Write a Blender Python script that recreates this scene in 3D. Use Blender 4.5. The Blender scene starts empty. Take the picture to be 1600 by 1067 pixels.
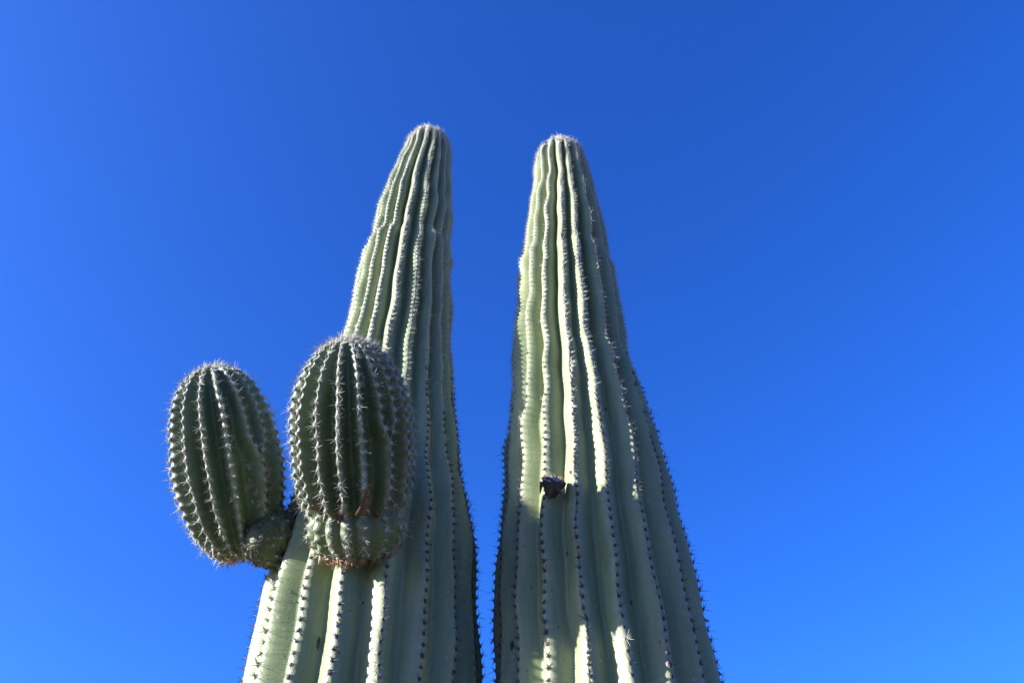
import bpy, math, random
import numpy as np
from mathutils import Matrix, Vector

random.seed(7)
rng = np.random.default_rng(7)
SC = bpy.context.scene
COL = SC.collection
R_ = math.radians

# ------------------------------------------------------------------ camera
CAM_H, PITCH, FPX = 1.6, R_(43.45), 1244.0          # focal length in pixels of the 1600 px wide photograph
cam_data = bpy.data.cameras.new('camera')
cam_data.lens = FPX / 1600 * 36.0
cam_data.sensor_width = 36.0
cam_data.clip_start, cam_data.clip_end = 0.05, 5000
cam = bpy.data.objects.new('camera', cam_data)
cam.location = (0, 0, CAM_H)
cam.rotation_euler = (math.pi / 2 + PITCH, 0, 0)
COL.objects.link(cam)
SC.camera = cam

# ------------------------------------------------------------------ sky, sun, exposure
SUN_AZ, SUN_EL = R_(74), R_(18.7)                    # azimuth to the left of the direction that faces the camera
SUN_DIR = Vector((-math.sin(SUN_AZ) * math.cos(SUN_EL), -math.cos(SUN_AZ) * math.cos(SUN_EL), math.sin(SUN_EL)))
world = bpy.data.worlds.new('World')
SC.world = world
world.use_nodes = True
wn, wl = world.node_tree.nodes, world.node_tree.links
wn.clear()
sky = wn.new('ShaderNodeTexSky')
sky.sky_type = 'NISHITA'
sky.sun_disc = False
sky.sun_elevation = SUN_EL
sky.sun_rotation = math.atan2(SUN_DIR.x, SUN_DIR.y)
sky.altitude = 800
sky.air_density, sky.dust_density, sky.ozone_density = 1.0, 1.9, 10.0
hsv = wn.new('ShaderNodeHueSaturation')
hsv.inputs['Hue'].default_value = 0.5135
hsv.inputs['Saturation'].default_value = 1.07
hsv.inputs['Value'].default_value = 1.0
bg = wn.new('ShaderNodeBackground')
bg.inputs['Strength'].default_value = 0.087
wo = wn.new('ShaderNodeOutputWorld')
wl.new(sky.outputs['Color'], hsv.inputs['Color'])
wl.new(hsv.outputs['Color'], bg.inputs['Color'])
wl.new(bg.outputs['Background'], wo.inputs['Surface'])

sun_data = bpy.data.lights.new('sun', 'SUN')
sun_data.energy = 5.0
sun_data.angle = R_(0.53)
sun_data.color = (1.0, 0.97, 0.92)
sun = bpy.data.objects.new('sun', sun_data)
sun.rotation_euler = SUN_DIR.to_track_quat('Z', 'Y').to_euler()
sun.location = (-20, -4, 12)
COL.objects.link(sun)

SC.view_settings.view_transform = 'Standard'
SC.view_settings.look = 'None'
SC.view_settings.exposure = 2.1
SC.view_settings.gamma = 1.0
SC.view_settings.use_curve_mapping = False


# ------------------------------------------------------------------ helpers
def pixel_ray(x, y):
    """direction through a pixel of the 1600 x 1067 photograph"""
    u, v = (x - 800) / FPX, (533.5 - y) / FPX
    c, s = math.cos(PITCH), math.sin(PITCH)
    return np.array([u, c - v * s, s + v * c])

def at_depth(x, y, Y):
    d = pixel_ray(x, y)
    return np.array([0, 0, CAM_H]) + d * (Y / d[1])

def project(P):
    P = np.asarray(P, float) - np.array([0, 0, CAM_H])
    c, s = math.cos(PITCH), math.sin(PITCH)
    w = P[..., 1] * c + P[..., 2] * s
    v = -P[..., 1] * s + P[..., 2] * c
    return 800 + FPX * P[..., 0] / w, 533.5 - FPX * v / w, w

def norm(a):
    return a / np.maximum(np.linalg.norm(a, axis=-1, keepdims=True), 1e-12)

def smooth(a, b, x):
    t = np.clip((x - a) / (b - a), 0, 1)
    return t * t * (3 - 2 * t)

def mesh_from(name, verts, faces_quads=None, faces_tris=None, mats=(), tri_mat=None, quad_mat=None, smooth_all=True):
    me = bpy.data.meshes.new(name)
    nq = 0 if faces_quads is None else len(faces_quads)
    nt = 0 if faces_tris is None else len(faces_tris)
    me.vertices.add(len(verts))
    me.vertices.foreach_set('co', np.asarray(verts, np.float32).ravel())
    loops = []
    if nq: loops.append(np.asarray(faces_quads, np.int32).ravel())
    if nt: loops.append(np.asarray(faces_tris, np.int32).ravel())
    loops = np.concatenate(loops)
    me.loops.add(len(loops))
    me.loops.foreach_set('vertex_index', loops)
    me.polygons.add(nq + nt)
    starts = np.concatenate([np.arange(nq) * 4, nq * 4 + np.arange(nt) * 3]).astype(np.int32)
    me.polygons.foreach_set('loop_start', starts)
    for m in mats: me.materials.append(m)
    mi = np.concatenate([np.zeros(nq, np.int32) if quad_mat is None else np.asarray(quad_mat, np.int32),
                         np.zeros(nt, np.int32) if tri_mat is None else np.asarray(tri_mat, np.int32)])
    me.polygons.foreach_set('material_index', mi)
    me.polygons.foreach_set('use_smooth', np.full(nq + nt, smooth_all))
    me.update(calc_edges=True)
    me.validate()
    return me

def link(name, data, parent=None):
    o = bpy.data.objects.new(name, data)
    COL.objects.link(o)
    if parent is not None:
        o.parent = parent
    return o


# ------------------------------------------------------------------ materials
def new_mat(name):
    m = bpy.data.materials.new(name)
    m.use_nodes = True
    nt = m.node_tree
    b = nt.nodes['Principled BSDF']
    return m, nt, b

def ramp(nt, fac, stops):
    r = nt.nodes.new('ShaderNodeValToRGB')
    e = r.color_ramp.elements
    while len(e) > 1: e.remove(e[-1])
    e[0].position, e[0].color = stops[0][0], (*stops[0][1], 1)
    for p, c in stops[1:]:
        n = e.new(p); n.color = (*c, 1)
    nt.links.new(fac, r.inputs['Fac'])
    return r.outputs['Color']

def noise(nt, vec, scale, detail=4, rough=0.55):
    n = nt.nodes.new('ShaderNodeTexNoise')
    n.inputs['Scale'].default_value = scale
    n.inputs['Detail'].default_value = detail
    n.inputs['Roughness'].default_value = rough
    nt.links.new(vec, n.inputs['Vector'])
    return n.outputs['Fac']

def mapping(nt, vec, scale):
    m = nt.nodes.new('ShaderNodeMapping')
    m.inputs['Scale'].default_value = scale
    nt.links.new(vec, m.inputs['Vector'])
    return m.outputs['Vector']

def mixc(nt, fac, a, b, mode='MIX'):
    m = nt.nodes.new('ShaderNodeMix')
    m.data_type = 'RGBA'; m.blend_type = mode
    for sock, v in ((m.inputs[0], fac), (m.inputs[6], a), (m.inputs[7], b)):
        if isinstance(v, (int, float)): sock.default_value = v
        elif isinstance(v, tuple): sock.default_value = (*v, 1)
        else: nt.links.new(v, sock)
    return m.outputs[2]

def skin_material(name, light, mid, dark, crest, spot, bump=0.25, old=(0.115, 0.142, 0.072), patch=(0.20, 0.195, 0.14)):
    m, nt, b = new_mat(name)
    tc = nt.nodes.new('ShaderNodeTexCoord')
    vec = tc.outputs['Object']
    base = ramp(nt, noise(nt, mapping(nt, vec, (1, 1, 0.35)), 5.0, 5), [(0.3, dark), (0.5, mid), (0.72, light)])
    # waxy bloom: streaks running along the ribs
    st = ramp(nt, noise(nt, mapping(nt, vec, (9, 9, 1.2)), 6.0, 5), [(0.32, (0.78, 0.80, 0.80)), (0.68, (1.10, 1.10, 1.08))])
    base = mixc(nt, 0.8, base, st, 'MULTIPLY')
    # corky, paler rib crests; on the arms the colour also paints in sunlit lines
    at = nt.nodes.new('ShaderNodeAttribute'); at.attribute_name = 'crest'
    cn = nt.nodes.new('ShaderNodeMath'); cn.operation = 'MULTIPLY'
    nt.links.new(at.outputs['Fac'], cn.inputs[0])
    nt.links.new(ramp(nt, noise(nt, vec, 30, 3), [(0.3, (0.2,) * 3), (0.7, (1,) * 3)]), cn.inputs[1])
    base = mixc(nt, cn.outputs[0], base, crest)
    ag = nt.nodes.new('ShaderNodeAttribute'); ag.attribute_name = 'age'
    base = mixc(nt, ag.outputs['Fac'], base, old)
    # small scars, dust specks
    sp = ramp(nt, noise(nt, vec, 75, 2, 0.5), [(0.70, (0,) * 3), (0.75, (1,) * 3)])
    base = mixc(nt, sp, base, spot)
    pt = ramp(nt, noise(nt, mapping(nt, vec, (1, 1, .6)), 17, 6, 0.7), [(0.60, (0,) * 3), (0.72, (0.55,) * 3)])
    base = mixc(nt, pt, base, patch)
    sp2 = ramp(nt, noise(nt, mapping(nt, vec, (1, 1, 1)), 41, 2, 0.4), [(0.735, (0,) * 3), (0.765, (0.85,) * 3)])
    base = mixc(nt, sp2, base, (0.28, 0.28, 0.23))
    nt.links.new(base, b.inputs['Base Color'])
    b.inputs['Roughness'].default_value = 0.48
    b.inputs['Specular IOR Level'].default_value = 0.35
    # fine cross wrinkles and pores
    bu = nt.nodes.new('ShaderNodeBump'); bu.inputs['Strength'].default_value = bump; bu.inputs['Distance'].default_value = 0.006
    nt.links.new(noise(nt, mapping(nt, vec, (7, 7, 75)), 1.6, 4), bu.inputs['Height'])
    bu2 = nt.nodes.new('ShaderNodeBump'); bu2.inputs['Strength'].default_value = 0.22; bu2.inputs['Distance'].default_value = 0.003
    nt.links.new(noise(nt, vec, 120, 3), bu2.inputs['Height'])
    nt.links.new(bu.outputs['Normal'], bu2.inputs['Normal'])
    nt.links.new(bu2.outputs['Normal'], b.inputs['Normal'])
    return m

def simple_material(name, a, c, scale=60.0, rough=0.75, bump=0.0):
    m, nt, b = new_mat(name)
    tc = nt.nodes.new('ShaderNodeTexCoord')
    n = noise(nt, tc.outputs['Object'], scale, 4)
    nt.links.new(ramp(nt, n, [(0.3, a), (0.7, c)]), b.inputs['Base Color'])
    b.inputs['Roughness'].default_value = rough
    b.inputs['Specular IOR Level'].default_value = 0.25
    if bump:
        bu = nt.nodes.new('ShaderNodeBump'); bu.inputs['Strength'].default_value = bump; bu.inputs['Distance'].default_value = 0.004
        nt.links.new(n, bu.inputs['Height']); nt.links.new(bu.outputs['Normal'], b.inputs['Normal'])
    return m

M_STEM = skin_material('stem_skin', (0.218, 0.242, 0.126), (0.178, 0.206, 0.103), (0.130, 0.164, 0.081), (0.218, 0.228, 0.142), (0.08, 0.08, 0.06))
M_ARM = skin_material('arm_skin', (0.095, 0.135, 0.062), (0.068, 0.102, 0.048), (0.048, 0.078, 0.039), (0.26, 0.26, 0.20), (0.06, 0.05, 0.035), 0.2)  # crest colour lightened further to paint in the sunlit line along each rib
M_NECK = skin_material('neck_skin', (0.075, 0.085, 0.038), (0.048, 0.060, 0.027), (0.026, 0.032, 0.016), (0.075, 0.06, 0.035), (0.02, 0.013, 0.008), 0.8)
M_DARKPAD = simple_material('dark_areole_felt', (0.025, 0.024, 0.026), (0.07, 0.065, 0.065), 400)
M_RIM = simple_material('areole_rim', (0.17, 0.17, 0.155), (0.27, 0.265, 0.245), 300)
M_PALEPAD = simple_material('pale_areole_felt', (0.235, 0.24, 0.215), (0.37, 0.375, 0.345), 400, 0.9, 0.5)
M_DARKSPINE = simple_material('dark_spine', (0.025, 0.022, 0.022), (0.09, 0.08, 0.075), 150, 0.55)
M_PALESPINE = simple_material('pale_spine', (0.27, 0.26, 0.205), (0.44, 0.425, 0.36), 120, 0.5)
M_TANSPINE = simple_material('tan_spine', (0.25, 0.14, 0.085), (0.38, 0.25, 0.165), 120, 0.5)
M_HUSK = simple_material('dry_husk', (0.075, 0.042, 0.025), (0.155, 0.09, 0.052), 90, 0.8, 0.6)
M_SCAB = simple_material('corky_scab', (0.13, 0.10, 0.085), (0.31, 0.26, 0.22), 220, 0.9, 0.8)
M_DEAD = simple_material('dried_fruit_husk', (0.028, 0.025, 0.023), (0.11, 0.095, 0.085), 130, 0.85, 0.8)
M_DEADTOP = simple_material('dried_fruit_crown', (0.20, 0.19, 0.18), (0.38, 0.36, 0.34), 160, 0.9, 0.7)

# ------------------------------------------------------------------ ground
def build_ground():
    n = 160
    ax = np.sign(np.linspace(-1, 1, n)) * np.abs(np.linspace(-1, 1, n)) ** 3.2 * 1500
    X, Y = np.meshgrid(ax, ax, indexing='ij')
    D = np.hypot(X, Y - 2.4)
    Z = (0.05 * np.sin(X * 0.41 + 1) * np.cos(Y * 0.37) + 0.03 * np.sin(X * 1.3 + Y)) * smooth(1.5, 6, D) \
        + 0.8 * np.sin(X * 0.021) * np.cos(Y * 0.017 + 1) * smooth(15, 80, D)
    V = np.stack([X, Y, Z], -1).reshape(-1, 3)
    i = np.arange(n * n).reshape(n, n)
    Q = np.stack([i[:-1, :-1], i[1:, :-1], i[1:, 1:], i[:-1, 1:]], -1).reshape(-1, 4)
    m, nt, b = new_mat('desert_soil')
    tc = nt.nodes.new('ShaderNodeTexCoord')
    v = tc.outputs['Object']
    c = ramp(nt, noise(nt, v, 0.7, 8), [(0.3, (0.065, 0.054, 0.041)), (0.7, (0.115, 0.096, 0.074))])
    g = ramp(nt, noise(nt, v, 38, 3), [(0.45, (0.75,) * 3), (0.62, (1.15,) * 3)])
    nt.links.new(mixc(nt, 1.0, c, g, 'MULTIPLY'), b.inputs['Base Color'])
    b.inputs['Roughness'].default_value = 0.95
    bu = nt.nodes.new('ShaderNodeBump'); bu.inputs['Strength'].default_value = 0.6; bu.inputs['Distance'].default_value = 0.02
    nt.links.new(noise(nt, v, 25, 6), bu.inputs['Height']); nt.links.new(bu.outputs['Normal'], b.inputs['Normal'])
    o = link('ground', mesh_from('ground', V, faces_quads=Q, mats=[m]))
    o['kind'] = 'structure'
build_ground()

# ------------------------------------------------------------------ spine clusters (one areole with its felt pad and spines)
def lathe_dome(rx, ry, h, nseg=8, nring=3, z0=-0.002):
    vs, fs = [], []
    for k in range(nring):
        a = k / nring * math.pi / 2
        for j in range(nseg):
            t = 2 * math.pi * j / nseg
            vs.append((rx * math.cos(a) * math.cos(t), ry * math.cos(a) * math.sin(t), z0 + h * math.sin(a)))
    vs.append((0, 0, z0 + h))
    for k in range(nring - 1):
        for j in range(nseg):
            a, b_ = k * nseg + j, k * nseg + (j + 1) % nseg
            c, d = a + nseg, b_ + nseg
            fs += [(a, b_, d), (a, d, c)]
    top = len(vs) - 1
    for j in range(nseg):
        fs.append(((nring - 1) * nseg + j, (nring - 1) * nseg + (j + 1) % nseg, top))
    return vs, fs

def make_cluster(kind, seed):
    """local frame: z out of the skin, y up along the rib"""
    r = random.Random(seed)
    V, F, MI = [], [], []
    def add(vs, fs, mi):
        o = len(V); V.extend(vs)
        F.extend([tuple(i + o for i in f) for f in fs]); MI.extend([mi] * len(fs))
    def spine(d, L, rad, mi, root=0.002):
        d = Vector(d).normalized()
        s = d.orthogonal().normalized(); t = d.cross(s)
        base = Vector((0, 0, 0.001)) + d * root
        tip = base + d * L + Vector((0, 0, r.uniform(-.08, .08) * L))
        midp = base.lerp(tip, .55) + s * r.uniform(-.03, .03) * L
        vs = [base + (s * math.cos(a) + t * math.sin(a)) * rad for a in (0, 2.094, 4.189)]
        vs += [midp + (s * math.cos(a) + t * math.sin(a)) * rad * .75 for a in (0, 2.094, 4.189)]
        vs.append(tip)
        fs = []
        for j in range(3):
            k = (j + 1) % 3
            fs += [(j, k, 3 + k), (j, 3 + k, 3 + j), (3 + j, 3 + k, 6)]
        add([tuple(v) for v in vs], fs, mi)
    if kind == 'dark':          # old areoles low on the stem: dark felt in a pale rim, short dark spines
        mats = [M_DARKPAD, M_RIM, M_DARKSPINE]
        vs, fs = lathe_dome(.0085, .0095, .0035, 9, 2); add(vs, fs, 1)
        vs, fs = lathe_dome(.0062, .0072, .0058, 8, 3); add(vs, fs, 0)
        for k in range(r.randint(5, 8)):
            a = r.uniform(0, 2 * math.pi)
            spine((math.cos(a), math.sin(a), r.uniform(.25, 1.1)), r.uniform(.010, .024), .0008, 2)
        if r.random() < .5: spine((r.uniform(-.3, .3), r.uniform(-.6, .1), 1), r.uniform(.02, .035), .0009, 2)
    elif kind == 'grey':        # middle of the stem: grey felt, short pale spines
        mats = [M_DARKPAD, M_PALEPAD, M_PALESPINE]
        vs, fs = lathe_dome(.0080, .0095, .0048, 8, 3); add(vs, fs, 1)
        vs, fs = lathe_dome(.0035, .0042, .0062, 6, 2); add(vs, fs, 0)
        for k in range(r.randint(8, 11)):
            a = r.uniform(0, 2 * math.pi)
            spine((math.cos(a), math.sin(a), r.uniform(.1, 1.0)), r.uniform(.013, .030), .0006, 2)
    elif kind == 'pale':        # young areoles high on the stem and on top: pale felt, dense pale spines
        mats = [M_DARKPAD, M_PALEPAD, M_PALESPINE]
        vs, fs = lathe_dome(.0085, .0105, .0065, 8, 3); add(vs, fs, 1)
        for k in range(r.randint(9, 11)):
            a = r.uniform(0, 2 * math.pi)
            spine((math.cos(a), math.sin(a), r.uniform(.15, 1.3)), r.uniform(.014, .034), .0006, 2)
    elif kind == 'arm':         # arms: pale felt cushion, long pale radiating spines
        mats = [M_DARKPAD, M_PALEPAD, M_PALESPINE]
        vs, fs = lathe_dome(.0066, .0076, .0058, 9, 3); add(vs, fs, 1)
        n = r.randint(9, 12)
        for k in range(n):
            a = 2 * math.pi * (k + r.uniform(-.3, .3)) / n
            spine((math.cos(a), math.sin(a), r.uniform(.18, .6)), r.uniform(.013, .029), .00048, 2, .004)
        for k in range(2):
            spine((r.uniform(-.5, .5), r.uniform(-.7, .4), 1), r.uniform(.018, .034), .00065, 2, .004)
    elif kind == 'long':        # a few low areoles keep long pale spines
        mats = [M_DARKPAD, M_RIM, M_PALESPINE]
        vs, fs = lathe_dome(.0080, .0092, .0035, 9, 2); add(vs, fs, 1)
        vs, fs = lathe_dome(.0060, .0070, .0056, 8, 3); add(vs, fs, 0)
        for k in range(9):
            a = r.uniform(0, 2 * math.pi)
            spine((math.cos(a), math.sin(a) - .2, r.uniform(.3, 1.0)), r.uniform(.018, .036), .0008, 2)
    else:                       # 'tan': lowest areoles of the arms, dense reddish spines
        mats = [M_DARKPAD, M_PALEPAD, M_TANSPINE]
        vs, fs = lathe_dome(.0075, .0085, .0060, 8, 3); add(vs, fs, 1)
        for k in range(15):
            a = r.uniform(0, 2 * math.pi)
            spine((math.cos(a), math.sin(a), r.uniform(.2, 1.4)), r.uniform(.018, .036), .00105, 2, .003)
    return dict(V=np.array(V), F=np.array(F, np.int32), MI=np.array(MI, np.int32), mats=mats)

NVAR = 6
CL, CL_MESH = {}, {}
for kind in ('dark', 'grey', 'pale', 'arm', 'tan', 'long'):
    CL[kind] = [make_cluster(kind, sum(map(ord, kind)) + 31 * k) for k in range(NVAR)]
    CL_MESH[kind] = [mesh_from('spine_cluster_' + kind, c['V'], faces_tris=c['F'], mats=c['mats'], tri_mat=c['MI'], smooth_all=False) for c in CL[kind]]
ALLM = [M_DARKPAD, M_RIM, M_PALEPAD, M_DARKSPINE, M_PALESPINE, M_TANSPINE]


# ------------------------------------------------------------------ ribbed cactus body
def wave(s, seed, wl, n=4):
    """smooth 1-D noise along a rib, unit amplitude"""
    r = random.Random(seed)
    out = np.zeros_like(s)
    for k in range(n):
        L = wl * r.uniform(.5, 1.9)
        out += np.sin(2 * math.pi * s / L + r.uniform(0, 6.28)) * r.uniform(.4, 1)
    return out / n * 1.4

def gk(sig):
    g = np.exp(-(np.arange(-14, 15) / sig) ** 2 / 2)
    return g / g.sum()

class Body:
    pass

def ribbed_body(C, R, e1, e2, crest, depth, p, spacing, m, seed, lump=0.01, scallop=0.002, ledges=(), wl=0.22, wob=0.0, crest_w=.12, k=None, q=1.7, crest_round=0, old=None):
    """C (N,3) axis, R (N) crest radius, crest (N,M) crest angles rising; e1/e2 give angle 0 and 90 deg."""
    N, M = crest.shape
    s = np.concatenate([[0], np.cumsum(np.hypot(np.linalg.norm(np.diff(C, axis=0), axis=1), np.diff(R)))])
    tip = np.minimum(1, R / np.maximum(R.max() * .35, 1e-6))[:, None]
    lumps = np.stack([wave(s, seed * 100 + i, wl) for i in range(M)], 1) * np.broadcast_to(lump, N)[:, None] * tip
    for (s_l, amp, width, jit) in ledges:
        rr = random.Random(seed + int(s_l * 100))
        for i in range(M):
            c = s_l + rr.uniform(-jit, jit)
            below = np.exp(-np.clip(c - s, 0, None) / width) * (s <= c)
            above = -.8 * np.exp(-np.clip(s - c, 0, None) / (width * .6)) * (s > c)
            raw = (below + above) * amp
            lumps[:, i] += np.convolve(np.pad(raw, 14, mode='edge'), gk(2.0 if crest_round else 5.2), 'valid')
    cr = crest + np.stack([wave(s, seed * 177 + i, wl * 1.3) for i in range(M)], 1) * np.broadcast_to(wob, N)[:, None] * tip
    cr = np.maximum.accumulate(cr, axis=1)
    cr2 = np.concatenate([cr, cr[:, :1] + 2 * math.pi], 1)
    lum2 = np.concatenate([lumps, lumps[:, :1]], 1)
    rr = random.Random(seed + 5)
    off = np.array([rr.random() for _ in range(M)])
    ph = np.concatenate([[0], np.cumsum(np.diff(s) / spacing[1:])])
    phase = ph[:, None] + off[None]
    ph2 = np.concatenate([phase, phase[:, :1]], 1)
    gap = np.diff(cr2, axis=1)
    nom = 2 * math.pi / M
    u = np.arange(m) / m
    th = cr2[:, :-1, None] + gap[:, :, None] * u
    v = 1 - np.abs(1 - 2 * u)
    kk = (np.zeros(N) if k is None else k)[:, None, None]
    prof = (1 - kk) * np.sin(math.pi * u)[None, None] ** p[:, None, None] + kk * v[None, None] ** np.asarray(q if np.ndim(q) else np.full(N, q))[:, None, None]   # scooped rib to pillow-like rib with a creased furrow
    if crest_round:
        vr = (np.sqrt(v ** 2 + crest_round ** 2) - crest_round) / (math.sqrt(1 + crest_round ** 2) - crest_round)
        aa = (np.zeros(N) if old is None else old)[:, None, None]
        prof = (1 - aa) * np.sin(math.pi / 2 * vr)[None, None] + aa * (v ** 1.8)[None, None]    # steep sides, rounded crest; pillow ribs where old
    furrow = depth[:, None, None] * np.minimum(1.15, gap / nom)[:, :, None] * prof
    w = smooth(0, 1, u)
    lm = lum2[:, :-1, None] * (1 - w) + lum2[:, 1:, None] * w
    sc = scallop if np.ndim(scallop) else np.full(N, scallop)
    scal = (np.cos(2 * math.pi * ph2[:, :-1, None]) * np.exp(-(u / .22) ** 2) + np.cos(2 * math.pi * ph2[:, 1:, None]) * np.exp(-((1 - u) / .22) ** 2)) * sc[:, None, None] * tip[:, :, None]
    pleat = .25 * np.cos(2 * math.pi * (ph2[:, :-1, None] + .1)) * sc[:, None, None] * tip[:, :, None] * (np.sin(math.pi * u) ** .5)
    rad = R[:, None, None] * (1 - furrow) + lm + scal + pleat
    rad = np.maximum(rad, R[:, None, None] * .3)
    P = C[:, None, None, :] + rad[..., None] * (np.cos(th)[..., None] * e1 + np.sin(th)[..., None] * e2)
    b = Body()
    b.P, b.s, b.cr, b.phase, b.R, b.C, b.e1, b.e2 = P, s, cr, phase, R, C, e1, e2
    b.verts = P.reshape(N, M * m, 3)
    b.crest = np.broadcast_to(np.exp(-(np.minimum(u, 1 - u) / crest_w) ** 2)[None, None], (N, M, m)).reshape(-1)
    return b

def body_object(name, b, mat, parent, caps=(True, True)):
    N, K, _ = b.verts.shape
    V = b.verts.reshape(-1, 3)
    i = np.arange(N * K).reshape(N, K)
    j = np.roll(i, -1, axis=1)
    Q = np.stack([i[:-1], j[:-1], j[1:], i[1:]], -1).reshape(-1, 4)
    T, cr = [], b.crest
    for cap, row in ((caps[0], 0), (caps[1], N - 1)):
        if cap:
            V = np.concatenate([V, b.verts[row].mean(0, keepdims=True)])
            cr = np.append(cr, 0)
            c = len(V) - 1
            for a, d in zip(i[row], j[row]):
                T.append((c, d, a) if row == 0 else (c, a, d))
    me = mesh_from(name, V, faces_quads=Q, faces_tris=np.array(T, np.int32) if T else None, mats=[mat])
    at = me.attributes.new('crest', 'FLOAT', 'POINT')
    at.data.foreach_set('value', np.asarray(cr, np.float32))
    if getattr(b, 'age', None) is not None:
        ag = np.zeros(len(V), np.float32); ag[:len(b.age)] = b.age
        me.attributes.new('age', 'FLOAT', 'POINT').data.foreach_set('value', ag)
    o = link(name, me, parent)
    return o

def areoles(b, lo=0.0, hi=1e9):
    """every areole on the crests: row position, point, outward normal, up tangent, arc length, rib index"""
    N, M = b.cr.shape
    out = []
    V = b.P[:, :, 0, :]                                   # crest line points (N, M, 3)
    for i in range(M):
        ph = b.phase[:, i]
        ks = np.arange(math.ceil(ph[0]), math.floor(ph[-1]) + 1)
        rows = np.interp(ks, ph, np.arange(N))
        for r in rows:
            a = int(min(N - 2, r)); f = r - a
            if not (lo <= b.s[a] <= hi): continue
            pos = V[a, i] * (1 - f) + V[a + 1, i] * f
            k0, k1 = max(0, a - 3), min(N - 1, a + 4)
            T = norm(V[k1, i] - V[k0, i])
            rad = norm(pos - b.C[a])
            th = b.cr[a, i]
            rad = math.cos(th) * b.e1 + math.sin(th) * b.e2
            nrm = norm(rad - T * rad.dot(T))
            # skip the doubled crest where two ribs have merged
            if i + 1 < M and b.cr[a, i + 1] - b.cr[a, i] < R_(4): continue
            out.append((pos, nrm, T, b.s[a], i))
    return out

def cluster_matrix(pos, n, up, scale, roll):
    z = norm(n); y = norm(up - z * z.dot(up)); x = np.cross(y, z)
    c, s = math.cos(roll), math.sin(roll)
    x, y = x * c + y * s, y * c - x * s
    M = np.eye(4); M[:3, 0], M[:3, 1], M[:3, 2], M[:3, 3] = x * scale, y * scale, z * scale, pos
    return M

def clusters_as_stuff(name, items, parent):
    V, F, MI = [], [], []
    o = 0
    for (kind, var, M) in items:
        c = CL[kind][var]
        V.append(c['V'] @ M[:3, :3].T + M[:3, 3])
        F.append(c['F'] + o); o += len(c['V'])
        lut = np.array([ALLM.index(m) for m in c['mats']])
        MI.append(lut[c['MI']])
    if not V: return None
    me = mesh_from(name, np.concatenate(V), faces_tris=np.concatenate(F), mats=ALLM, tri_mat=np.concatenate(MI), smooth_all=False)
    ob = link(name, me, parent)
    ob['kind'] = 'stuff'
    return ob

def place_clusters(groups, budget):
    """groups: list of (part object, items, hidden test). The largest in view become objects, the rest one stuff mesh per part."""
    cand = []
    for gi, (part, items, hide) in enumerate(groups):
        pos = np.array([M[:3, 3] for _, _, M in items]); nz = np.array([M[:3, 2] for _, _, M in items])
        px, py, w = project(pos)
        view = norm(np.array([0, 0, CAM_H]) - pos)
        facing = (norm(nz) * view).sum(1)
        for k in range(len(items)):
            if 0 < px[k] < 1600 and 0 < py[k] < 1067 and facing[k] > .12 and not (hide and hide(px[k], py[k])):
                kind = items[k][0]
                cand.append((({'arm': 1.6, 'tan': 1.5, 'long': 1.4, 'pale': 1.0, 'grey': .9, 'dark': 1.0}[kind]) * np.linalg.norm(nz[k]) / w[k] * (.5 + .5 * facing[k]), gi, k))
    cand.sort(reverse=True)
    chosen = {(gi, k) for _, gi, k in cand[:budget]}
    for gi, (part, items, hide) in enumerate(groups):
        rest = []
        for k, it in enumerate(items):
            if (gi, k) in chosen:
                ob = link('spine_cluster', CL_MESH[it[0]][it[1]], part)
                ob.matrix_local = Matrix(it[2].tolist())
            else:
                rest.append(it)
        clusters_as_stuff('spine_cover', rest, part)


# ------------------------------------------------------------------ the two stems, measured from their outlines
DIST = 2.4
LEFT_EDGE = [(247.5, 628, 704), (281, 610.5, 704.6), (315, 596, 705.6), (349, 586, 706.6), (382.5, 575.7, 704),
             (416, 567, 700.5), (450, 555.5, 704), (484, 547, 705.6), (517, 540, 705.6), (560, 528, 706.5), (600, 517, 709), (640, 505, 713),
             (700, 487, 719), (769, 463, 727), (803, 452, 735), (838, 440, 742), (886, 425, 743), (906, 418, 744), (941, 406, 747),
             (975, 397.5, 750), (1010, 389.6, 751), (1044, 383, 752), (1067, 378.6, 752)]
RIGHT_EDGE = [(267.5, 834.7, 919), (301, 834, 928.5), (335, 825.6, 938), (369, 820, 947), (402.5, 815.4, 953), (436, 813, 959),
              (470, 808.7, 968), (504, 805, 974), (540, 802, 980), (570, 802, 985), (600, 800.5, 997), (630, 797.5, 1006), (660, 795.4, 1018),
              (690, 791, 1028.5), (720, 790, 1036.6), (750, 789, 1045), (780, 786.4, 1055.5), (817, 781.6, 1064), (875, 775, 1081.6),
              (932, 773, 1095), (990, 772.4, 1108), (1047, 772, 1125), (1067, 772, 1129)]

def measure(edges):
    out = []
    for y, xl, xr in edges:
        dl, dr = pixel_ray(xl, y), pixel_ray(xr, y)
        bl, br = math.atan2(dl[0], dl[1]), math.atan2(dr[0], dr[1])
        bm, hw = (bl + br) / 2, (br - bl) / 2
        dist = DIST / math.cos(bm)
        r = dist * math.sin(hw)
        dm = pixel_ray((xl + xr) / 2, y)
        z = CAM_H + math.sqrt(dist ** 2 - r ** 2) * dm[2] / math.hypot(dm[0], dm[1])
        out.append((z, dist * math.sin(bm), r))
    return sorted(out)

E1, E2 = np.array([0, -1.0, 0]), np.array([1.0, 0, 0])     # angle 0 faces the camera side, positive to the right

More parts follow.
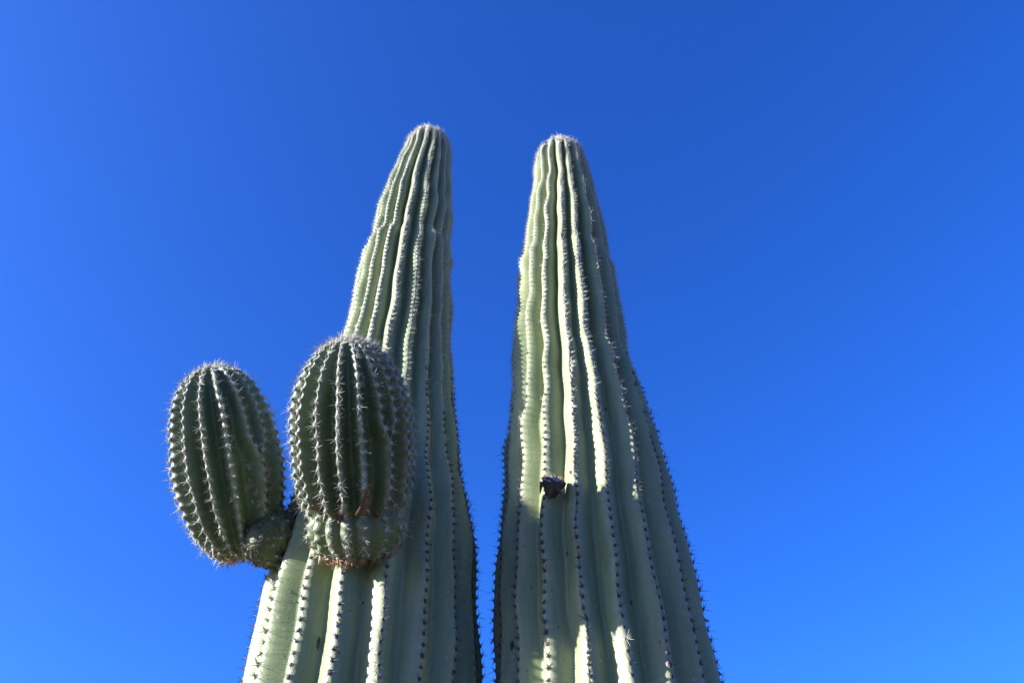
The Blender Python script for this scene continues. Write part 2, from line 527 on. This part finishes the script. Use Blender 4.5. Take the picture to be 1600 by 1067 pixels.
def stem_profile(edges, top_h):
    t = np.array(measure(edges))
    z, cx, r = t[:, 0], t[:, 1], t[:, 2]
    base_c = cx[:4].mean()
    # below the frame the stem runs on down to the ground, a little narrower at its foot
    zz = np.concatenate([[-.05, .5, 1.2, 1.8], z])
    cc = np.concatenate([[base_c] * 4, cx]); rr = np.concatenate([[r[0] * .86, r[0] * .92, r[0] * .99, r[0] * 1.01], r])
    rows = np.concatenate([np.arange(-.05, 2.2, .02), np.arange(2.2, z[-1], .0052)])
    def sm(v):
        a = np.interp(rows, zz, v)
        k = 15
        return np.convolve(np.pad(a, k // 2, mode='edge'), np.ones(k) / k, 'valid')
    c, ra = sm(cc), sm(rr)
    # rounded tip
    a = np.linspace(0, math.pi / 2, 62)[1:-1]
    k = int(len(rows))
    slope = (ra[-1] - ra[-30]) / (rows[-1] - rows[-30])
    zt = rows[-1] + top_h * np.sin(a)
    rt = ra[-1] * np.cos(a) ** .68 + .5 * slope * top_h * np.sin(a) * np.cos(a)
    ct = np.full_like(zt, c[-1])
    return np.concatenate([rows, zt]), np.concatenate([c, ct]), np.maximum(np.concatenate([ra, rt]), .004)

def crest_table(z, keys, jitter_seed):
    """keys: list of (z, [front crest angles in degrees]); the back is filled evenly"""
    rows = []
    n = len(keys[0][1])
    rr = random.Random(jitter_seed)
    for zk, front in keys:
        f = list(front)
        gap = 360 - (f[-1] - f[0])
        nb = round(gap / 20.0)
        rows.append(f + [f[-1] + gap * k / nb for k in range(1, nb)])
    M = min(map(len, rows))
    rows2 = []
    for (zk, front), r in zip(keys, rows):
        f = list(front); gap = 360 - (f[-1] - f[0]); nb = M - n + 1
        rows2.append(f + [f[-1] + gap * k / nb for k in range(1, nb)])
    A = np.array(rows2)
    zk = np.array([k[0] for k in keys])
    o = np.argsort(zk)
    return np.radians(np.stack([np.interp(z, zk[o], A[o, i]) for i in range(M)], 1))

def zrow(y):
    d = pixel_ray(800, y)
    return CAM_H + DIST * d[2] / d[1]

def merge_rib(crest, s, i, j, s_merge, blend):
    """below s_merge rib i runs into rib j"""
    w = smooth(s_merge - blend, s_merge, s)
    mid = (crest[:, i] + crest[:, j]) / 2
    sg = 1e-4 * (1 if i < j else -1)
    crest[:, i] = (mid - sg) * (1 - w) + crest[:, i] * w
    crest[:, j] = (mid + sg) * (1 - w) + crest[:, j] * w

def insert_rib(crest, s, after, s_start, blend):
    """a new rib that starts at s_start between ribs after and after+1"""
    a, b = crest[:, after], crest[:, after + 1]
    w = smooth(s_start, s_start + blend, s)
    new = a * (1 - w) + (a + b) / 2 * w + 1e-4
    a2 = a - (b - a) * .10 * w
    c = crest.copy(); c[:, after] = a2
    return np.insert(c, after + 1, new, axis=1)

def make_stem(edges, top_h, keys, seed, ledge_y, inserts=()):
    z, cx, R = stem_profile(edges, top_h)
    C = np.stack([cx, np.full_like(z, DIST), z], 1)
    crest = crest_table(z, keys, seed)
    s = np.concatenate([[0], np.cumsum(np.hypot(np.linalg.norm(np.diff(C, axis=0), axis=1), np.diff(R)))])
    for after, yy in inserts:
        crest = insert_rib(crest, s, after, np.interp(zrow(yy), z, s), .10)
    up = smooth(2.7, 4.4, z)
    depth = .148 + .105 * up
    p = 1.65 + .4 * up
    kp = .50 + .30 * up
    tipk = smooth(z[-1] - .35, z[-1] - .02, z)
    spacing = .031 - .006 * up - .010 * tipk
    led = [(np.interp(zrow(y), z, s), a, w_, j) for y, a, w_, j in ledge_y]
    b = ribbed_body(C, R, E1, E2, crest, depth, p, spacing, 14, seed, lump=.006 + .001 * up, scallop=.0008, ledges=led, wl=.30, wob=R_(1.3) + R_(.3) * up, k=kp, q=1.95 + .3 * up)
    b.z = z
    return b

left_b = make_stem(LEFT_EDGE, .21, [(zrow(1000), [-88, -68, -46.6, -24, -5, 15.2, 34.8, 53.4, 73.8]),
                                    (zrow(500), [-73, -52.6, -33.5, -16.6, 2.5, 22.4, 40.4, 58, 76])], 11,
                   [(399, .023, .13, .012), (330, .008, .08, .04), (770, .012, .14, .05)])
right_b = make_stem(RIGHT_EDGE, .20, [(zrow(900), [-88, -69.3, -51.7, -33.3, -14, 4.7, 24, 44.3, 66.8]),
                                      (zrow(600), [-92, -73, -49.7, -29.5, -8.1, 9.6, 32.3, 52.8, 76])], 23,
                    [(422, .016, .12, .016), (590, .006, .12, .05), (700, .006, .12, .06)], inserts=[(4, 258)])

def saguaro(b, label):
    e = link('saguaro_cactus', None)
    e.empty_display_size = .3
    e['label'], e['category'], e['group'] = label, 'cactus', 'twin saguaro columns'
    return e

def stem_clusters(b, seed, zmid=(3.1, 4.1), skip=None, long_side=None):
    r = random.Random(seed)
    out = []
    ztop = b.z[-1]
    for pos, n, T, s, i in areoles(b, lo=.25):
        z = pos[2]
        q = (z - zmid[0]) / (zmid[1] - zmid[0]) + r.uniform(-.25, .25)
        kind = 'dark' if q < .35 else ('grey' if q < 1.0 else 'pale')
        sc = r.uniform(.85, 1.12) * {'dark': .95, 'grey': .85, 'pale': .78 + .5 * float(smooth(ztop - .25, ztop - .05, z))}[kind]
        if z < 2.50 and long_side and pos[0] > long_side and r.random() < .4: kind = 'long'
        elif z < 2.55 and r.random() < .25: sc *= 1.25
        if skip and skip(pos): continue
        out.append((kind, r.randrange(NVAR), cluster_matrix(pos - n * .0008, n, T, sc, r.uniform(-.4, .4))))
    return out

cactus_l = saguaro(left_b, 'tall ribbed saguaro column with two bulbous spiny arms budding from its side')
cactus_r = saguaro(right_b, 'tall ribbed saguaro column without arms, with a dried dark fruit stub on its ribs')
for cactus, b in ((cactus_l, left_b), (cactus_r, right_b)):
    cactus.location = (b.C[0, 0], DIST, 0)
base_l, base_r = np.array(cactus_l.location), np.array(cactus_r.location)

def shift_body(b, off):
    b.P = b.P - off; b.verts = b.P.reshape(b.verts.shape); b.C = b.C - off

cl_l, cl_r = stem_clusters(left_b, 3), stem_clusters(right_b, 4, long_side=right_b.C[0, 0] + .02)
stem_l = body_object('stem', left_b, M_STEM, cactus_l)
stem_r = body_object('stem', right_b, M_STEM, cactus_r)
# meshes are modelled in world coordinates; the parts are moved so that they hang on the empty at the foot
for o, base in ((stem_l, base_l), (stem_r, base_r)):
    o.location = -Vector(base)

# ------------------------------------------------------------------ arms
def make_arm(center, axis, profile, keys_front, seed, merges=(), twist=0.0, n_ribs=18, depth0=.24, ring=False, old_h=None):
    """profile: (h along axis, radius). Angle 0 turns to the camera."""
    A = norm(np.array(axis, float))
    view = norm(np.array([0, 0, CAM_H]) - center)
    e1 = norm(view - A * view.dot(A))
    e2 = np.cross(A, e1)
    # right-hand side of the picture must be the positive side
    if e2[0] < 0: e2 = -e2
    pr = np.array(profile)
    # smooth spline through the profile
    t = np.concatenate([[0], np.cumsum(np.hypot(np.diff(pr[:, 0]), np.diff(pr[:, 1])))])
    tt = np.linspace(0, t[-1], 40)
    from_pts = []
    for col in (0, 1):
        n = len(t); y = pr[:, col]
        d = np.gradient(y, t)
        v = np.empty_like(tt)
        for q, x in enumerate(tt):
            i = min(n - 2, max(0, np.searchsorted(t, x) - 1))
            h = t[i + 1] - t[i]; f = (x - t[i]) / h
            v[q] = (2 * f ** 3 - 3 * f ** 2 + 1) * y[i] + (f ** 3 - 2 * f ** 2 + f) * h * d[i] + (-2 * f ** 3 + 3 * f ** 2) * y[i + 1] + (f ** 3 - f ** 2) * h * d[i + 1]
        from_pts.append(v)
    rows = np.linspace(0, t[-1], int(t[-1] / .0042))
    h, R = np.interp(rows, tt, from_pts[0]), np.maximum(np.interp(rows, tt, from_pts[1]), .004)
    C = center + h[:, None] * A
    front = np.radians(keys_front)
    n_f = len(front)
    gap = 2 * math.pi - (front[-1] - front[0])
    ang = np.concatenate([front, [front[-1] + gap * k / (n_ribs - n_f + 1) for k in range(1, n_ribs - n_f + 1)]])
    crest = np.repeat(ang[None], len(rows), 0) + twist * (rows / rows[-1] - .5)[:, None]
    for i, j, sm_, bl in merges:
        merge_rib(crest, rows, i, j, sm_ * rows[-1], bl * rows[-1])
    endk = smooth(0, .10 * rows[-1], rows)
    depth = depth0 * (.45 + .55 * endk)
    oldk = None
    if old_h is not None:
        oldk = smooth(old_h + .02, old_h - .02, h)
        depth = depth * (1 - .50 * oldk)
    p = np.full(len(rows), 1.12)
    spacing = np.full(len(rows), .031) - .010 * smooth(.8, 1.0, rows / rows[-1])
    flip = np.dot(np.cross(e1, e2), A) < 0
    b = ribbed_body(C, R, e1, e2, crest, depth, p, spacing, 14, seed, lump=.0035, scallop=.0028, ledges=[(float(np.interp(old_h, h[:len(h) * 3 // 4], rows[:len(h) * 3 // 4])), -.023, .026, .013)] if ring else (), wl=.2, wob=R_(1.0), crest_w=.11, crest_round=.16, old=oldk)
    b.A, b.L = A, rows[-1]
    b.age = None
    if old_h is not None:
        rj = random.Random(seed)
        jit = np.array([rj.uniform(-.014, .014) for _ in range(crest.shape[1])])
        jit = (jit[:, None] * (1 - np.arange(14) / 14) + np.roll(jit, -1)[:, None] * (np.arange(14) / 14)).ravel()
        b.age = smooth(.008, -.008, h[:, None] - old_h - jit[None]).ravel() * .8
    return b

# front arm: a young bulb over an older, shorter segment with a torn ring between them
fc = at_depth(552, 697, 1.90)
F_AX = (-.06, -.64, .77)
a_ = .178
F_PROF = [(-.327, .004), (-.324, .05), (-.311, .090), (-.282, .122), (-.245, .140), (-.21, .144), (-.176, .135), (-.15, .151), (-.12, .163), (-.06, .173), (0, .177),
          (.08, .176), (.15, .165), (.21, .143), (.255, .114), (.29, .079), (.309, .043), (.316, .018), (.315, .004)]
front_b = make_arm(fc, F_AX, F_PROF, [-100, -79, -57, -33.5, -13, 8, 27, 43, 60, 80, 100], 41, merges=[(7, 6, .62, .10)], n_ribs=19, depth0=.22, old_h=-.176, ring=True)
# side arm: egg-shaped bulb leaning outwards
lc = at_depth(355, 720, 2.12)
L_AX = (-.225, -.50, .81)
L_PROF = [(-.315, .004), (-.31, .05), (-.288, .085), (-.24, .121), (-.17, .149), (-.095, .165), (-.02, .170), (.04, .167), (.132, .158), (.206, .136), (.26, .106),
          (.29, .077), (.306, .044), (.310, .016), (.309, .004)]
side_b = make_arm(lc, L_AX, L_PROF, [-97, -72, -44, -21, 3, 26, 47, 70, 92], 57, merges=[(5, 6, .58, .12)], n_ribs=17, depth0=.22)

def arm_clusters(b, seed, tan_to):
    r = random.Random(seed)
    out = []
    for pos, n, T, s, i in areoles(b, lo=.03 * b.L):
        f = s / b.L
        kind = 'tan' if f < tan_to + r.uniform(-.04, .04) else 'arm'
        if f > .95: n = norm(n + b.A * .6)
        out.append((kind, r.randrange(NVAR), cluster_matrix(pos - n * .001, n, T, r.uniform(.62, 1.1), r.uniform(-.8, .8))))
    return out

arm_f = body_object('arm', front_b, M_ARM, cactus_l)
arm_f['label'] = 'round spiny arm with a torn brown ring above its paler base'
arm_s = body_object('arm', side_b, M_ARM, cactus_l)
arm_s['label'] = 'egg-shaped spiny arm leaning outwards on a short scaly neck'
for o in (arm_f, arm_s):
    o.location = -Vector(base_l)
cl_f, cl_s = arm_clusters(front_b, 5, .14), arm_clusters(side_b, 6, .10)

# necks that join the arms to the stem
def make_neck(pa, pb, ra, rb, seed, bulge=.0):
    n = 60
    t = np.linspace(0, 1, n)
    C = pa[None] * (1 - t)[:, None] + pb[None] * t[:, None]
    A = norm(pb - pa)
    e1 = norm(np.array([0, -1.0, 0]) - A * A.dot(np.array([0, -1.0, 0])))
    e2 = np.cross(A, e1)
    R = (ra + (rb - ra) * t + bulge * np.sin(math.pi * t)) * np.sqrt(np.clip(1 - (1 - np.minimum(t / .28, 1)) ** 2, .004, 1))
    crest = np.repeat(np.linspace(0, 2 * math.pi, 15)[:-1][None], n, 0)
    return ribbed_body(C, R, e1, e2, crest, np.full(n, .07), np.full(n, 1.6), np.full(n, .02), 10, seed, lump=.005, scallop=.005, wl=.05, wob=R_(6))

neck_b = make_neck(at_depth(396, 848, 2.13), at_depth(482, 838, 2.38), .070, .088, 71, .010)
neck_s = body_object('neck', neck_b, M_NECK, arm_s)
front_base = fc - norm(np.array(F_AX)) * .20
neck2_b = make_neck(front_base, np.array([left_b.C[0, 0] - .03, DIST - .05, front_base[2] - .02]), .11, .10, 73, .0)
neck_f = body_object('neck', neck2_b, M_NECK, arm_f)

# ------------------------------------------------------------------ areoles with spines on everything
def over_arms(x, y):
    return (((x - 552) / 100) ** 2 + ((y - 703) / 180) ** 2 < 1) or (((x - 357) / 95) ** 2 + ((y - 722) / 158) ** 2 < 1)
rn = random.Random(12)
neck_items = [(rn.choice(['arm', 'dark', 'dark']), rn.randrange(NVAR), cluster_matrix(pos, n, T, rn.uniform(.45, .7), 0)) for pos, n, T, s_, i in areoles(neck_b, lo=.02) if rn.random() < .4]
clusters_as_stuff('spine_cover', neck_items, arm_s)
place_clusters([(stem_l, cl_l, over_arms), (arm_f, cl_f, None), (arm_s, cl_s, None)], 300)
place_clusters([(stem_r, cl_r, None)], 300)

# ------------------------------------------------------------------ scars, husks and the dried fruit
bpy.context.view_layer.update()

def hit(obj, x, y):
    d = Vector(pixel_ray(x, y)).normalized()
    ok, loc, nrm, _ = obj.ray_cast(Vector((0, 0, CAM_H)), d)      # part meshes are stored in world coordinates
    if not ok: return None
    return np.array(loc), np.array(nrm)

def frame_at(loc, n, up=(0, 0, 1.0), push=0.0, roll=0.0):
    return cluster_matrix(np.array(loc) + n * push, n, np.array(up, float), 1.0, roll)

def scab_mesh(name, rx, ry, h, mat, seed, n=14, rings=5):
    """rough, low corky patch with an uneven outline"""
    r = random.Random(seed)
    lob = [r.uniform(.7, 1.25) for _ in range(n)]
    V, F = [], []
    for k in range(rings):
        t = k / (rings - 1)
        for j in range(n):
            a = 2 * math.pi * j / n
            rr_ = (1 - t) * (.35 * lob[j] + .65 * (lob[j] + lob[j - 1]) / 2)
            V.append((rx * rr_ * math.cos(a), ry * rr_ * math.sin(a), -.003 + (h + .003) * (1 - (1 - t) ** 2) * r.uniform(.55, 1.2)))
    for k in range(rings - 1):
        for j in range(n):
            a, b_ = k * n + j, k * n + (j + 1) % n
            F.append((a, b_, b_ + n, a + n))
    return mesh_from(name, np.array(V), faces_quads=np.array(F), mats=[mat])

def scab(obj, x, y, wpx, hpx, seed, mat=M_SCAB, h=.004, name='scar'):
    q = hit(obj, x, y)
    if q is None: return
    loc, n = q
    w = project(loc)[2]
    px = w / FPX
    o = link(name, scab_mesh(name, wpx * px / 2, hpx * px / 2, h, mat, seed), obj)
    o.matrix_local = Matrix(frame_at(loc, n, push=-.0005).tolist())

k = 0
for (x, y, w, h) in [(387, 730, 11, 12), (389, 750, 7, 7), (399, 768, 9, 16), (403, 787, 11, 11), (419, 738, 11, 17), (424, 758, 7, 13), (362, 780, 9, 9), (433, 787, 7, 7),
                     (355, 741, 5, 5), (372, 806, 5, 6)]:
    scab(arm_s, x, y, w * 1.35, h * 1.35, 300 + k, h=.006); k += 1
for (x, y, w, h) in [(945, 640, 8, 9), (892, 738, 8, 11), (887, 865, 7, 10), (985, 941, 8, 12), (818, 577, 5, 4), (966, 794, 4, 5), (972, 907, 4, 6), (979, 969, 4, 6), (1021, 869, 4, 7), (963, 739, 4, 4), (838, 720, 4, 4), (800, 1008, 10, 22)]:
    scab(stem_r, x, y, w, h, 340 + k, M_DEAD if w > 6 else M_RIM, .006 if w > 6 else .002); k += 1
for (x, y, w, h) in [(498, 1003, 9, 30), (489, 1004, 5, 6), (529, 1019, 7, 6), (567, 942, 6, 6), (608, 1053, 5, 7), (707, 822, 4, 4), (672, 850, 6, 5), (635, 739, 5, 5), (660, 1017, 4, 6), (597, 1005, 5, 5), (620, 898, 4, 4), (461, 939, 4, 5)]:
    scab(stem_l, x, y, w, h, 380 + k, M_DEAD if w > 5 else M_RIM, .005 if w > 5 else .002); k += 1

rs = random.Random(77)
for obj, x0, x1 in ((stem_l, 430, 735), (stem_r, 795, 1075)):
    for j in range(22):
        y = rs.uniform(600, 1060); x = rs.uniform(x0, x1)
        if over_arms(x, y) or (obj is stem_l and (y < 880 and x < 660)): continue
        w = rs.uniform(2.5, 6.5)
        scab(obj, x, y, w, w * rs.uniform(.8, 1.8), 700 + j, rs.choice([M_SCAB, M_DEAD, M_RIM]), .002)

def husk_mesh(w, h, bulge, seed, n=7, m=10):
    """torn papery triangle, pointed at the top, curling off the skin"""
    r = random.Random(seed)
    P = []
    for j in range(m + 1):
        t = j / m
        half = w / 2 * (1 - t) ** .85 * r.uniform(.88, 1.1) + .0004
        cx = .12 * w * math.sin(2.2 * t)
        for i in range(n + 1):
            f = 2 * i / n - 1
            z = bulge * (1 - f * f) * (1 - t * .7) + bulge * .7 * math.sin(6 * f + 3 * t) * .25 + r.uniform(-.0006, .0006)
            P.append((cx + f * half, (t - .5) * h, z))
    P = np.array(P); nv = len(P)
    Q = []
    for j in range(m):
        for i in range(n):
            a = j * (n + 1) + i
            Q.append((a, a + 1, a + n + 2, a + n + 1))
    Q = np.array(Q)
    V = np.concatenate([P, P - np.array([0, 0, .0016])])
    rim = [i for i in range(n + 1)] + [j * (n + 1) + n for j in range(1, m + 1)] + [m * (n + 1) + i for i in range(n - 1, -1, -1)] + [j * (n + 1) for j in range(m - 1, 0, -1)]
    S = [(rim[i] + nv, rim[(i + 1) % len(rim)] + nv, rim[(i + 1) % len(rim)], rim[i]) for i in range(len(rim))]
    return mesh_from('torn_husk', V, faces_quads=np.concatenate([Q, Q[:, ::-1] + nv, np.array(S)]), mats=[M_HUSK])

for j, (x, y, w, h, roll) in enumerate([(570, 778, 20, 46, -.12), (529, 800, 8, 34, .1), (503, 797, 7, 22, .1), (586, 798, 9, 16, .6), (497, 785, 9, 16, -.7), (532, 790, 9, 14, -.5)]):
    q = hit(arm_f, x, y)
    if q is None: continue
    loc, n = q
    px = project(loc)[2] / FPX
    n = norm(n + norm(np.array([0, 0, CAM_H]) - loc) * 1.2)
    o = link('torn_husk', husk_mesh(w * px * 1.2, h * px * 1.15, .006, 500 + j), arm_f)
    o.matrix_local = Matrix(frame_at(loc, n, up=front_b.A, push=.004, roll=roll).tolist())

def dried_fruit():
    loc, n = hit(stem_r, 860, 764)
    px = project(loc)[2] / FPX
    out = norm(np.array([n[0], n[1], 0]))
    base = loc + out * .020
    r = random.Random(9)
    root = None
    # shrivelled cup: wide ragged rim above, narrow foot below
    nseg, V, F = 22, [], []
    prof = [(-.040, .006), (-.034, .012), (-.022, .017), (-.006, .024), (.008, .030), (.017, .031), (.021, .027), (.018, .019), (.013, .008), (.012, .001)]
    for kk, (z, rad) in enumerate(prof):
        for j in range(nseg):
            a = 2 * math.pi * j / nseg
            f = 1 + .16 * math.sin(5 * a + kk * .5) + .10 * math.sin(9 * a + 1.7 * kk) + r.uniform(-.07, .07)
            V.append((rad * f * math.cos(a), rad * f * math.sin(a) * .85, z + .004 * math.sin(3 * a + 1) * (kk / 9) + r.uniform(-.0012, .0012)))
    for kk in range(len(prof) - 1):
        for j in range(nseg):
            a, b_ = kk * nseg + j, kk * nseg + (j + 1) % nseg
            F.append((a, b_, b_ + nseg, a + nseg))
    cup = link('dried_fruit', mesh_from('dried_fruit', np.array(V), faces_quads=np.array(F), mats=[M_DEAD], smooth_all=True), stem_r.parent)
    Mx = Matrix.Translation(Vector(base - base_r)) @ Matrix.Rotation(R_(20), 4, 'Y') @ Matrix.Rotation(R_(42), 4, 'X') @ Matrix.Scale(1.12, 4)
    cup.matrix_local = Mx
    cup['label'] = 'shrivelled dark fruit stub with a pale bristly top'
    # pale bristly crown on top
    cr = link('crown', scab_mesh('crown', .030, .026, .011, M_DEADTOP, 77, 18, 7), cup)
    cr.matrix_local = Matrix.Translation((-.004, 0, .016))
    tmp = {'V': [], 'F': []}
    for q in range(46):
        a, d = r.uniform(0, 6.28), r.uniform(.004, .027)
        p0 = Vector((d * math.cos(a), d * math.sin(a), .018))
        dr = Vector((math.cos(a) * .6, math.sin(a) * .6, 1)).normalized()
        sd = dr.orthogonal().normalized(); t2 = dr.cross(sd)
        o = len(tmp['V'])
        for b_ in (0, 2.094, 4.189):
            tmp['V'].append(tuple(p0 + (sd * math.cos(b_) + t2 * math.sin(b_)) * .0007))
        tmp['V'].append(tuple(p0 + dr * r.uniform(.008, .020)))
        tmp['F'] += [(o, o + 1, o + 3), (o + 1, o + 2, o + 3), (o + 2, o, o + 3)]
    bristle = link('bristles', mesh_from('bristles', np.array(tmp['V']), faces_tris=np.array(tmp['F']), mats=[M_TANSPINE], smooth_all=False), cup)
    bristle['kind'] = 'stuff'
    # split husk strips hanging from the rim, one long point to the right
    for q, (x, z, w, h, ry) in enumerate([(.030, -.006, .012, .048, 128), (-.026, -.012, .012, .036, 172), (.004, -.020, .016, .034, 186), (.018, .004, .016, .030, 150)]):
        me = husk_mesh(w, h, .004, 620 + q); me.materials.clear(); me.materials.append(M_DEAD)
        st = link('husk_strip', me, cup)
        st.matrix_local = Matrix.Translation((x, -.022, z)) @ Matrix.Rotation(R_(ry), 4, 'Y') @ Matrix.Rotation(R_(90), 4, 'X')
    # stalk that holds it to the rib
    sv, sf = [], []
    for t_, rad in ((0, .010), (.5, .008), (1, .012)):
        for j in range(8):
            a = 2 * math.pi * j / 8
            sv.append((rad * math.cos(a), rad * math.sin(a), t_))
    p_in, p_out = loc - out * .02, base
    ax = norm(p_out - p_in); L = np.linalg.norm(p_out - p_in)
    e1 = norm(np.cross(ax, [0, 0, 1.0])); e2 = np.cross(ax, e1)
    SV = np.array([p_in + ax * L * z + e1 * x + e2 * y for x, y, z in sv]) - base_r
    for kk in range(2):
        for j in range(8):
            a, b_ = kk * 8 + j, kk * 8 + (j + 1) % 8
            sf.append((a, b_, b_ + 8, a + 8))
    stalk = link('stalk', mesh_from('stalk', SV, faces_quads=np.array(sf), mats=[M_DEAD]), cup)
    stalk.matrix_local = Mx.inverted()
dried_fruit()
